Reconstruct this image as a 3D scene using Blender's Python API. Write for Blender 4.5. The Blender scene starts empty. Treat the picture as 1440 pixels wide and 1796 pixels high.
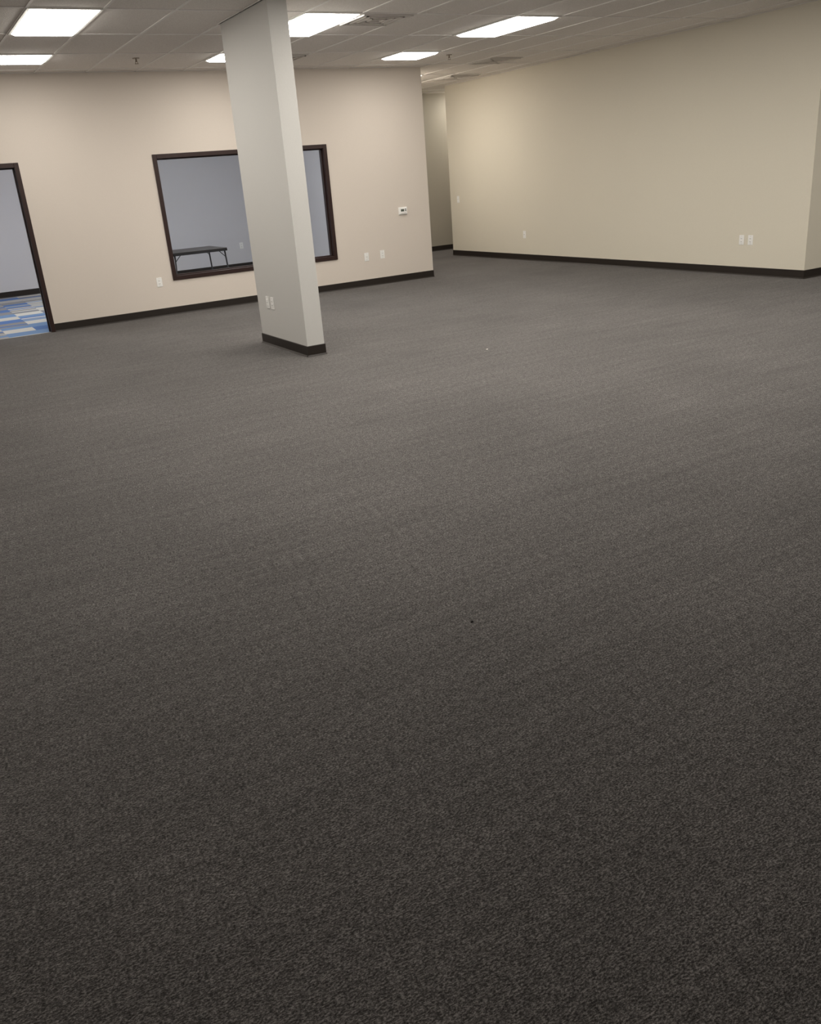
import bpy, bmesh, math, random
from mathutils import Matrix, Vector
random.seed(4)
sc=bpy.context.scene
sc.view_settings.view_transform='Standard'
H=1.583; C=3.046
# ---------------------------------------------------------------- materials
def newmat(name):
    m=bpy.data.materials.new(name); m.use_nodes=True
    nt=m.node_tree; b=nt.nodes['Principled BSDF']
    return m,nt,b
def simple(name,col,rough=.6,spec=.3,metal=0,bump=0,scale=60):
    m,nt,b=newmat(name)
    b.inputs['Roughness'].default_value=rough
    b.inputs['Specular IOR Level'].default_value=spec
    b.inputs['Metallic'].default_value=metal
    tc=nt.nodes.new('ShaderNodeTexCoord')
    n=nt.nodes.new('ShaderNodeTexNoise'); n.inputs['Scale'].default_value=scale; n.inputs['Detail'].default_value=3
    nt.links.new(tc.outputs['Object'],n.inputs['Vector'])
    r=nt.nodes.new('ShaderNodeMapRange'); r.inputs['To Min'].default_value=.97; r.inputs['To Max'].default_value=1.03
    nt.links.new(n.outputs['Fac'],r.inputs['Value'])
    mx=nt.nodes.new('ShaderNodeVectorMath'); mx.operation='SCALE'; mx.inputs[0].default_value=col
    nt.links.new(r.outputs[0],mx.inputs['Scale'])
    nt.links.new(mx.outputs[0],b.inputs['Base Color'])
    if bump:
        bp=nt.nodes.new('ShaderNodeBump'); bp.inputs['Strength'].default_value=bump; bp.inputs['Distance'].default_value=.002
        nt.links.new(n.outputs['Fac'],bp.inputs['Height']); nt.links.new(bp.outputs[0],b.inputs['Normal'])
    return m
def emis(name,col,s):
    m,nt,b=newmat(name)
    b.inputs['Base Color'].default_value=(.9,.9,.9,1)
    b.inputs['Emission Color'].default_value=(*col,1); b.inputs['Emission Strength'].default_value=s
    return m
M_wall=simple('paint_beige',(.73,.665,.60),.6,.25,bump=.25,scale=90)
M_wallR=simple('paint_cream',(.74,.70,.595),.6,.25,bump=.25,scale=90)
M_col=simple('paint_column',(.62,.615,.595),.6,.25,bump=.25,scale=90)
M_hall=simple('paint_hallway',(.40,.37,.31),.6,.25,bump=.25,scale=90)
M_office=simple('paint_blue_grey',(.66,.655,.68),.6,.25,bump=.2,scale=90)
M_base=simple('vinyl_base',(.022,.017,.014),.45,.35)
M_frame=simple('dark_wood',(.030,.014,.012),.4,.4,bump=.1,scale=25)
M_white=simple('white_plastic',(.93,.93,.91),.35,.5)
M_slot=simple('dark_slot',(.03,.03,.03),.5)
M_screen=simple('lcd_screen',(.10,.12,.10),.2,.5)
M_fix=simple('white_enamel',(.85,.85,.83),.4,.4)
M_grid=simple('tbar_enamel',(.86,.84,.82),.5,.3)
M_vent=simple('vent_metal',(.68,.65,.62),.5,.3)
M_chrome=simple('sprinkler_metal',(.35,.3,.25),.3,.5,metal=.8)
M_tabletop=simple('table_vinyl',(.05,.045,.045),.5,.3)
M_tableleg=simple('table_steel',(.04,.04,.045),.35,.5,metal=.3)
M_lint=simple('lint_white',(.7,.68,.62),.9); M_lintd=simple('lint_dark',(.01,.01,.01),.9)
M_lens=emis('lens_glow',(1,.94,.855),20.5)
M_lens2=emis('office_lens_glow',(1,.985,.98),22)
# ceiling tile
m,nt,b=newmat('acoustic_tile'); M_ceil=m
tc=nt.nodes.new('ShaderNodeTexCoord')
n1=nt.nodes.new('ShaderNodeTexNoise'); n1.inputs['Scale'].default_value=120; n1.inputs['Detail'].default_value=4
v=nt.nodes.new('ShaderNodeTexVoronoi'); v.inputs['Scale'].default_value=90
cr=nt.nodes.new('ShaderNodeValToRGB'); cr.color_ramp.elements[0].position=.35; cr.color_ramp.elements[1].position=.6
cr.color_ramp.elements[0].color=(.76,.725,.69,1); cr.color_ramp.elements[1].color=(.88,.845,.81,1)
bp=nt.nodes.new('ShaderNodeBump'); bp.inputs['Strength'].default_value=.4; bp.inputs['Distance'].default_value=.003
for t in(n1,v): nt.links.new(tc.outputs['Object'],t.inputs['Vector'])
nt.links.new(n1.outputs['Fac'],cr.inputs[0]); nt.links.new(cr.outputs[0],b.inputs['Base Color'])
nt.links.new(v.outputs['Distance'],bp.inputs['Height']); nt.links.new(bp.outputs[0],b.inputs['Normal'])
b.inputs['Roughness'].default_value=.95; b.inputs['Specular IOR Level'].default_value=.1
# carpet
m,nt,b=newmat('carpet_charcoal'); M_carpet=m
L=nt.links.new
tc=nt.nodes.new('ShaderNodeTexCoord')
mp=nt.nodes.new('ShaderNodeMapping'); mp.inputs['Scale'].default_value=(1,1.9,1); mp.inputs['Rotation'].default_value=(0,0,math.radians(4))
L(tc.outputs['Object'],mp.inputs['Vector'])
mp2=nt.nodes.new('ShaderNodeMapping'); mp2.inputs['Scale'].default_value=(.6,6,1)
L(tc.outputs['Object'],mp2.inputs['Vector'])
def noise(s,d,vec=mp.outputs[0],r=.6):
    n=nt.nodes.new('ShaderNodeTexNoise'); n.inputs['Scale'].default_value=s; n.inputs['Detail'].default_value=d; n.inputs['Roughness'].default_value=r
    L(vec,n.inputs['Vector']); return n.outputs['Fac']
fine=noise(120,3); mid=noise(30,3); big=noise(.8,3,tc.outputs['Object']); loops=noise(260,2); streak=noise(2.2,4,mp2.outputs[0])
def math_(op,a,bb):
    n=nt.nodes.new('ShaderNodeMath'); n.operation=op
    for i,x in enumerate((a,bb)):
        if isinstance(x,(int,float)): n.inputs[i].default_value=x
        else: L(x,n.inputs[i])
    return n.outputs[0]
s=math_('ADD',math_('MULTIPLY',fine,.5),math_('ADD',math_('MULTIPLY',mid,.18),math_('MULTIPLY',loops,.32)))
cr=nt.nodes.new('ShaderNodeValToRGB'); e=cr.color_ramp.elements
e[0].position=.415; e[0].color=(.029,.0265,.0255,1); e[1].position=.615; e[1].color=(.27,.256,.25,1)
x=e.new(.5); x.color=(.092,.0865,.084,1)
L(s,cr.inputs[0])
def mrange(v,a):
    mr=nt.nodes.new('ShaderNodeMapRange'); mr.inputs['From Min'].default_value=.3; mr.inputs['From Max'].default_value=.7; mr.inputs['To Min'].default_value=1-a; mr.inputs['To Max'].default_value=1+a
    L(v,mr.inputs['Value']); return mr.outputs[0]
vm=nt.nodes.new('ShaderNodeVectorMath'); vm.operation='SCALE'; L(cr.outputs[0],vm.inputs[0]); L(math_('MULTIPLY',mrange(big,.10),mrange(streak,.13)),vm.inputs['Scale'])
L(vm.outputs[0],b.inputs['Base Color'])
bp=nt.nodes.new('ShaderNodeBump'); bp.inputs['Strength'].default_value=.7; bp.inputs['Distance'].default_value=.006
L(s,bp.inputs['Height']); L(bp.outputs[0],b.inputs['Normal'])
b.inputs['Roughness'].default_value=1; b.inputs['Specular IOR Level'].default_value=.05
b.inputs['Sheen Weight'].default_value=.08; b.inputs['Sheen Roughness'].default_value=.6
# office carpet squares
m,nt,b=newmat('carpet_squares'); M_tiles=m; L=nt.links.new
tc=nt.nodes.new('ShaderNodeTexCoord')
def cells(sx,sy,off):
    a=nt.nodes.new('ShaderNodeVectorMath'); a.operation='MULTIPLY'; a.inputs[1].default_value=(sx,sy,0)
    L(tc.outputs['Object'],a.inputs[0])
    a2=nt.nodes.new('ShaderNodeVectorMath'); a2.operation='ADD'; a2.inputs[1].default_value=(off,off*.37,0.5); L(a.outputs[0],a2.inputs[0])
    f=nt.nodes.new('ShaderNodeVectorMath'); f.operation='FLOOR'; L(a2.outputs[0],f.inputs[0])
    w=nt.nodes.new('ShaderNodeTexWhiteNoise'); w.noise_dimensions='3D'; L(f.outputs[0],w.inputs['Vector'])
    return w.outputs['Value']
def ramp(val,cols):
    c=nt.nodes.new('ShaderNodeValToRGB'); c.color_ramp.interpolation='CONSTANT'
    e=c.color_ramp.elements; k=len(cols)
    e[0].position=0; e[0].color=(*cols[0],1); e[1].position=1/k; e[1].color=(*cols[1],1)
    for i in range(2,k):
        q=e.new(i/k); q.color=(*cols[i],1)
    L(val,c.inputs[0]); return c.outputs[0]
pal=[(.07,.15,.36),(.50,.49,.45),(.22,.22,.23),(.14,.24,.42),(.30,.30,.30),(.54,.53,.49),(.16,.165,.175),(.38,.38,.37)]
c1=ramp(cells(2.6,2.6,.2),pal); c2=ramp(cells(2.6,9,.2),pal)
sel=nt.nodes.new('ShaderNodeMath'); sel.operation='GREATER_THAN'; sel.inputs[1].default_value=.55; L(cells(2.6,2.6,37.2),sel.inputs[0])
mx=nt.nodes.new('ShaderNodeMix'); mx.data_type='RGBA'; L(sel.outputs[0],mx.inputs[0]); L(c1,mx.inputs[6]); L(c2,mx.inputs[7]); L(mx.outputs[2],b.inputs['Base Color'])
b.inputs['Roughness'].default_value=.95
# glass
m=bpy.data.materials.new('window_glass'); m.use_nodes=True; nt=m.node_tree; nt.nodes.clear(); M_glass=m
o=nt.nodes.new('ShaderNodeOutputMaterial'); mi=nt.nodes.new('ShaderNodeMixShader'); t=nt.nodes.new('ShaderNodeBsdfTransparent'); g=nt.nodes.new('ShaderNodeBsdfGlossy'); fr=nt.nodes.new('ShaderNodeFresnel')
t.inputs[0].default_value=(.97,.98,.98,1); g.inputs['Roughness'].default_value=.02; fr.inputs[0].default_value=1.25
nt.links.new(fr.outputs[0],mi.inputs[0]); nt.links.new(t.outputs[0],mi.inputs[1]); nt.links.new(g.outputs[0],mi.inputs[2]); nt.links.new(mi.outputs[0],o.inputs[0])
# ---------------------------------------------------------------- mesh helper
class B:
    def __init__(s,name): s.name=name; s.bm=bmesh.new(); s.mats=[]
    def mi(s,m):
        if m not in s.mats: s.mats.append(m)
        return s.mats.index(m)
    def box(s,a,b,m,bev=0):
        k=s.mi(m); a=Vector(a); b=Vector(b)
        r=bmesh.ops.create_cube(s.bm,size=1,matrix=Matrix.Translation((a+b)/2)@Matrix.Diagonal((*(b-a),1)))
        vs=r['verts']; fs={f for v in vs for f in v.link_faces}
        for f in fs: f.material_index=k
        if bev:
            es=list({e for v in vs for e in v.link_edges})
            r=bmesh.ops.bevel(s.bm,geom=es,offset=bev,segments=2,affect='EDGES',profile=.5)
            for f in r['faces']: f.material_index=k
        return s
    def cyl(s,p,q,r,m,seg=14,r2=None):
        k=s.mi(m); p=Vector(p); q=Vector(q); d=q-p
        mt=Matrix.Translation((p+q)/2)@d.to_track_quat('Z','Y').to_matrix().to_4x4()
        x=bmesh.ops.create_cone(s.bm,cap_ends=True,segments=seg,radius1=r,radius2=r if r2 is None else r2,depth=d.length,matrix=mt)
        for f in {f for v in x['verts'] for f in v.link_faces}: f.material_index=k; f.smooth=len(f.verts)==4
        return s
    def prism(s,poly,axis,a,b,m):
        k=s.mi(m)
        def P(u,v,w): return {'x':(w,u,v),'y':(u,w,v),'z':(u,v,w)}[axis]
        A=[s.bm.verts.new(P(u,v,a)) for u,v in poly]; Bv=[s.bm.verts.new(P(u,v,b)) for u,v in poly]
        fs=[s.bm.faces.new(A),s.bm.faces.new(Bv[::-1])]
        n=len(poly)
        for i in range(n): fs.append(s.bm.faces.new((A[i],Bv[i],Bv[(i+1)%n],A[(i+1)%n])))
        for f in fs: f.material_index=k
        bmesh.ops.recalc_face_normals(s.bm,faces=fs)
        return s
    def done(s,loc=None):
        me=bpy.data.meshes.new(s.name); 
        if loc is not None: bmesh.ops.translate(s.bm,verts=s.bm.verts,vec=-Vector(loc))
        s.bm.to_mesh(me); s.bm.free()
        for m in s.mats: me.materials.append(m)
        ob=bpy.data.objects.new(s.name,me); sc.collection.objects.link(ob)
        if loc is not None: ob.location=loc
        return ob
# ---------------------------------------------------------------- room shell
yL=12.22; xL=7.508; xR=9.686; yR=14.952; yR2=7.023; T=.13; yO=17.9
X0=-3.2; Y0=-3.0; X1=14; Y1=16.2
WX0,WX1,WZ0,WZ1=3.293,5.826,.454,2.064
DX0,DX1,DZ=.66,1.642,2.064
fl=B('floor').box((X0-.1,Y0-.1,-.1),(X1,yL+.02,0),M_carpet).box((xL-T,yL+.02,-.1),(X1,Y1+.1,0),M_carpet).done()
B('floor_office').box((X0-.1,yL+.02,-.1),(xL-T,yO+.1,0.001),M_tiles).done()
B('ceiling').box((X0-.1,Y0-.1,C),(X1+.1,yL+.001,C+.1),M_ceil).box((xL-T,yL+.001,C),(X1+.1,Y1+.1,C+.1),M_ceil).done()
B('ceiling_office').box((X0-.1,yL+.002,C-.002),(xL-T-.001,yO+.1,C+.1),M_ceil).done()
f=.02
B('wall_back_left').box((X0,yL,0),(DX0,yL+T,C),M_wall).done()
B('wall_back_header').box((DX0,yL,DZ),(DX1,yL+T,C),M_wall).done()
w=B('wall_back')
w.box((DX1,yL,0),(WX0+f,yL+T,C),M_wall)
w.box((WX0+f,yL,0),(WX1-f,yL+T,WZ0+f),M_wall).box((WX0+f,yL,WZ1-f),(WX1-f,yL+T,C),M_wall).box((WX1-f,yL,0),(xL,yL+T,C),M_wall).done()
B('wall_office_right').box((xL-T,yL+T,0),(xL-.05,yO,C),M_office).box((xL-.05,yL+T,0),(xL,yO,C),M_wall).done()
B('wall_office_back').box((X0,yO,0),(xL,yO+.1,C),M_office).done()
B('wall_left').box((X0-.1,Y0,0),(X0,yL+T,C),M_wall).box((X0-.1,yL+T,0),(X0,yO,C),M_office).done()
B('wall_right').box((xR,yR2,0),(X1,yR,C),M_wallR).done()
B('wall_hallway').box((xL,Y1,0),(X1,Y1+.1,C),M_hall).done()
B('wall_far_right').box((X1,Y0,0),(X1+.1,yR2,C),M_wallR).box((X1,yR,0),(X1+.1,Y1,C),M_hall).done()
B('wall_front').box((X0,Y0-.1,0),(X1,Y0,C),M_wall).done()
cx0,cx1,cy0,cy1=3.264,3.449,7.724,8.912
B('column').box((cx0,cy0,0),(cx1,cy1,C),M_col,.004).done()
prof=[(0,0),(.018,0),(.014,.006),(.007,.014),(.006,.098),(.003,.102),(0,.102)]
def baseX(b,x0,x1,y,s):
    b.prism([(y+s*d,z) for d,z in prof],'x',x0,x1,M_base)
def baseY(b,y0,y1,x,s):
    b.prism([(x+s*d,z) for d,z in prof],'y',y0,y1,M_base)
b=B('baseboard_back'); baseX(b,DX1,xL+.006,yL,-1); baseX(b,X0,DX0,yL,-1); baseY(b,yL-.006,Y1,xL,1); b.done()
b=B('baseboard_right'); baseY(b,yR2-.006,yR+.006,xR,-1); baseX(b,xR-.006,X1,yR2,-1); baseX(b,xR,X1,yR,1); b.done()
b=B('baseboard_hallway'); baseX(b,xL,X1,Y1,-1); b.done()
b=B('baseboard_office'); baseX(b,X0,xL-T,yO,-1); baseY(b,yL+T,yO,xL-T,-1); b.done()
b=B('baseboard_column'); baseY(b,cy0-.006,cy1+.006,cx0,-1); baseX(b,cx0-.006,cx1+.006,cy0,-1); baseY(b,cy0-.006,cy1+.006,cx1,1); baseX(b,cx0-.006,cx1+.006,cy1,1); b.done()
b=B('baseboard_left'); baseY(b,Y0,yL,X0,1); b.done()
b=B('baseboard_front'); baseX(b,X0,X1,Y0,1); b.done()
# window frame
c=.055; p=.018
b=B('window_1')
y0=yL-p; y1=yL+T+p
for a,d in [((WX0,y0,WZ0),(WX0+c,y1,WZ1)),((WX1-c,y0,WZ0),(WX1,y1,WZ1)),((WX0+c,y0,WZ1-c),(WX1-c,y1,WZ1)),((WX0+c,y0,WZ0),(WX1-c,y1,WZ0+c))]:
    b.box(a,d,M_frame,.004)
g=.02; ym=yL+T/2
for a,d in [((WX0+c,ym-g,WZ0+c),(WX0+c+.015,ym+g,WZ1-c)),((WX1-c-.015,ym-g,WZ0+c),(WX1-c,ym+g,WZ1-c)),((WX0+c,ym-g,WZ1-c-.015),(WX1-c,ym+g,WZ1-c)),((WX0+c,ym-g,WZ0+c),(WX1-c,ym+g,WZ0+c+.015))]:
    b.box(a,d,M_frame,.002)
b.box((WX0+c+.005,ym-.003,WZ0+c+.005),(WX1-c-.005,ym+.003,WZ1-c-.005),M_glass)
b.done()
b=B('door_1')
for a,d in [((DX0,y0,0),(DX0+c,y1,DZ)),((DX1-c,y0,0),(DX1,y1,DZ)),((DX0+c,y0,DZ-c),(DX1-c,y1,DZ))]:
    b.box(a,d,M_frame,.004)
for a,d in [((DX0+c,ym,0),(DX0+c+.014,ym+.04,DZ-c)),((DX1-c-.014,ym,0),(DX1-c,ym+.04,DZ-c)),((DX0+c,ym,DZ-c-.014),(DX1-c,ym+.04,DZ-c))]:
    b.box(a,d,M_frame,.002)
b.done()
# ---------------------------------------------------------------- ceiling grid + fixtures
gx0=6.315-.61*16; gy0=8.28-1.22*10
b=B('ceiling_grid'); tb=.012; tz=.006
gy_lines=[gy0+1.22*k for k in range(0,24)]
x=gx0
while x<X1:
    if x>X0:
        if x<xL: b.box((x-tb,Y0,C-tz),(x+tb,yL,C),M_grid)
        elif x<xR: b.box((x-tb,Y0,C-tz),(x+tb,Y1,C),M_grid)
        else:
            b.box((x-tb,Y0,C-tz),(x+tb,yR2,C),M_grid); b.box((x-tb,yR,C-tz),(x+tb,Y1,C),M_grid)
    x+=.61
for y in gy_lines:
    if y<Y0: continue
    if y>Y1: break
    if y<yR2: b.box((X0,y-tb,C-tz-.0005),(X1,y+tb,C),M_grid)
    elif y<yL: b.box((X0,y-tb,C-tz-.0005),(xR,y+tb,C),M_grid)
    elif y<yR: b.box((xL,y-tb,C-tz-.0005),(xR,y+tb,C),M_grid)
    else: b.box((xL,y-tb,C-tz-.0005),(X1,y+tb,C),M_grid)
for a,d in [((X0,yL-.022,C-tz),(xL,yL,C)),((xR-.022,yR2,C-tz),(xR,yR,C)),((xL,yL,C-tz),(xL+.022,Y1,C)),((xL,Y1-.022,C-tz),(X1,Y1,C)),((xR-.022,yR2-.022,C-tz),(X1,yR2,C)),
            ((cx0-.02,cy0-.02,C-tz),(cx0,cy1+.02,C)),((cx0,cy0-.02,C-tz),(cx1+.02,cy0,C)),((cx1,cy0,C-tz),(cx1+.02,cy1+.02,C)),((cx0,cy1,C-tz),(cx1,cy1+.02,C))]:
    b.box(a,d,M_grid)
b.done()
def troffer(x,y,ly,lens=M_lens,z=C):
    b=B('ceiling_light'); x1=x+.61; y1=y+ly; z0=z-.012; fw=.028
    for a,d in [((x,y,z0),(x+fw,y1,z)),((x1-fw,y,z0),(x1,y1,z)),((x+fw,y,z0),(x1-fw,y+fw,z)),((x+fw,y1-fw,z0),(x1-fw,y1,z))]:
        b.box(a,d,M_fix,.003)
    # shallow dropped prismatic lens: tapered tray
    k=b.mi(lens); e=.03
    lo=[(x+fw+e,y+fw+e),(x1-fw-e,y+fw+e),(x1-fw-e,y1-fw-e),(x+fw+e,y1-fw-e)]
    hi=[(x+fw,y+fw),(x1-fw,y+fw),(x1-fw,y1-fw),(x+fw,y1-fw)]
    A=[b.bm.verts.new((*q,z-.001)) for q in hi]; M=[b.bm.verts.new((*q,z-.012)) for q in hi]; D=[b.bm.verts.new((*q,z-.03)) for q in lo]
    fs=[b.bm.faces.new(D)]
    for i in range(4):
        j=(i+1)%4
        fs.append(b.bm.faces.new((A[i],A[j],M[j],M[i]))); fs.append(b.bm.faces.new((M[i],M[j],D[j],D[i])))
    for f_ in fs: f_.material_index=k
    b.done((x+.305,y+ly/2,z))
xs=[1.435,3.875,6.315]
for x in xs: troffer(x,8.28,1.22)
for x in xs: troffer(x,10.72,.61)
for x in xs: troffer(x,5.84,1.22)
for x in xs+[8.755]: troffer(x,3.4,1.22)  # unseen row near the camera, added to brighten the near carpet
troffer(11.195,3.4,1.22)  # extends the added out-of-view row to the right
troffer(7.535,13.16,1.22)
troffer(8.145+.61*4,15.3,.61)
for x in (-.5,2.2,5.0): troffer(x,14.2,1.22,M_lens2,C-.002)
def vent(x,y,n=4):
    b=B('ceiling_vent'); s=.61; z=C
    b.box((x,y,z-.008),(x+s,y+s,z-.001),M_vent)
    for i in range(n):
        o=.03+i*.065; q=s-o
        for a,d in [((x+o,y+o,z-.02),(x+q,y+o+.02,z-.006)),((x+o,y+q-.02,z-.02),(x+q,y+q,z-.006)),((x+o,y+o,z-.02),(x+o+.02,y+q,z-.006)),((x+q-.02,y+o,z-.02),(x+q,y+q,z-.006))]:
            b.box(a,d,M_vent)
    b.done((x+.305,y+.305,z))
vent(4.485,8.28); vent(8.145,11.33); vent(4.485,10.9); vent(8.755,13.3); 
def sprinkler(x,y):
    b=B('fire_sprinkler'); z=C
    b.cyl((x,y,z-.008),(x,y,z),.04,M_chrome,20).cyl((x,y,z-.04),(x,y,z-.005),.009,M_chrome)
    b.cyl((x-.015,y,z-.058),(x-.008,y,z-.025),.003,M_chrome,8).cyl((x+.015,y,z-.058),(x+.008,y,z-.025),.003,M_chrome,8)
    b.cyl((x,y,z-.062),(x,y,z-.057),.022,M_chrome,16)
    b.done((x,y,z))
sprinkler(3.0,11.1); sprinkler(7.26,11.05)
# ---------------------------------------------------------------- wall devices
def device(kind,name,pos,facing,):
    b=B(name)
    w_,h_=.038,.061
    if kind!='thermostat':
        b.box((-w_,-.006,-h_),(w_,0,h_),M_white,.002)
        if kind=='outlet':
            for zc in(-.02,.02):
                b.box((-.017,-.009,zc-.014),(.017,-.005,zc+.014),M_white,.002)
                b.box((-.009,-.0096,zc-.004),(-.006,-.0085,zc+.006),M_slot)
                b.box((.006,-.0096,zc-.004),(.009,-.0085,zc+.006),M_slot)
                b.cyl((0,-.0096,zc-.008),(0,-.0085,zc-.008),.0025,M_slot,8)
        elif kind=='switch':
            b.box((-.017,-.010,-.033),(.017,-.005,.033),M_white,.002)
            b.box((-.017,-.0104,-.001),(.017,-.0095,.001),M_slot)
        elif kind=='data':
            b.box((-.011,-.010,-.012),(.011,-.005,.012),M_white,.002)
            b.box((-.006,-.0106,-.005),(.006,-.0095,.005),M_slot)
        b.cyl((0,-.0075,.045),(0,-.0055,.045),.0025,M_slot,8).cyl((0,-.0075,-.045),(0,-.0055,-.045),.0025,M_slot,8)
    else:
        b.box((-.075,-.012,-.055),(.075,0,.055),M_white,.004)
        b.box((-.066,-.028,-.047),(.066,-.010,.047),M_white,.006)
        b.box((-.045,-.0295,-.008),(.012,-.0275,.026),M_screen)
        for i in range(2): b.box((.028,-.031,-.004+i*.02),(.048,-.0275,.008+i*.02),M_slot,.001)
        b.box((-.045,-.030,-.034),(.045,-.0275,-.026),M_vent)
    ob=b.done(); ob.location=pos
    if facing=='-x': ob.rotation_euler=(0,0,-math.pi/2)
device('outlet','wall_outlet',(3.10,yL,.454),'-y')
device('switch','light_switch',(6.32,yL,.436),'-y')
device('outlet','wall_outlet',(6.60,yL,.446),'-y')
device('thermostat','thermostat',(7.02,yL,1.05),'-y')
device('switch','light_switch',(xR,14.68,1.045),'-x')
device('data','data_outlet',(xR,12.63,.433),'-x')
device('outlet','wall_outlet',(xR,7.99,.443),'-x')
device('outlet','wall_outlet',(xR,7.85,.443),'-x')
device('switch','light_switch',(cx0,8.62,.45),'-x')
device('outlet','wall_outlet',(cx0,8.49,.45),'-x')
device('outlet','wall_outlet',(6.36,yO,.45),'-y')
# ---------------------------------------------------------------- folding card table in the office
b=B('folding_table'); s=.43; z=.72
b.box((-s,-s,z-.012),(s,s,z+.006),M_tabletop,.006)
for a,d in [((-s,-s,z-.04),(s,-s+.022,z-.008)),((-s,s-.022,z-.04),(s,s,z-.008)),((-s,-s,z-.04),(-s+.022,s,z-.008)),((s-.022,-s,z-.04),(s,s,z-.008))]: b.box(a,d,M_tableleg,.003)
for sx in(-1,1):
    for sy in(-1,1):
        b.cyl((sx*(s-.035),sy*(s-.035),z-.03),(sx*(s-.0),sy*(s-.0),.0),.012,M_tableleg)
        b.cyl((sx*(s-.0),sy*(s-.0),.0),(sx*(s-.001),sy*(s-.001),.03),.016,M_tableleg)
        b.cyl((sx*(s-.13),sy*(s-.035),z-.03),(sx*(s-.03),sy*(s-.03),z-.13),.006,M_tableleg,8)
ob=b.done(); ob.location=(4.12,13.9,.001); 
def lint(x,y,m,r_):
    b=B('carpet_lint'); 
    r=bmesh.ops.create_icosphere(b.bm,subdivisions=2,radius=r_)
    for v in r['verts']: v.co=Vector((v.co.x*random.uniform(.6,1.3),v.co.y*random.uniform(.6,1.2),v.co.z*.35))
    b.mi(m); o=b.done(); o.location=(x,y,.003)
lint(4.59,6.60,M_lint,.010); lint(1.545,2.396,M_lintd,.006)
# ---------------------------------------------------------------- world + camera
wd=bpy.data.worlds.new('world'); sc.world=wd; wd.use_nodes=True
wd.node_tree.nodes['Background'].inputs[0].default_value=(.5,.5,.5,1); wd.node_tree.nodes['Background'].inputs[1].default_value=.2
yaw,pitch,roll=[math.radians(v) for v in(28.841,21.495,-4.626)]
cy,sy=math.cos(yaw),math.sin(yaw)
F=Vector((sy*math.cos(pitch),cy*math.cos(pitch),-math.sin(pitch))); R0=Vector((cy,-sy,0)); U0=R0.cross(F)
R=R0*math.cos(roll)+U0*math.sin(roll); U=-R0*math.sin(roll)+U0*math.cos(roll)
cd=bpy.data.cameras.new('camera'); co=bpy.data.objects.new('camera',cd); sc.collection.objects.link(co)
cd.sensor_fit='HORIZONTAL'; cd.sensor_width=36; cd.lens=1504.2/1440*36; cd.clip_start=.05
mt=Matrix((R,U,-F)).transposed().to_4x4(); mt.translation=(0,0,H); co.matrix_world=mt
sc.camera=co
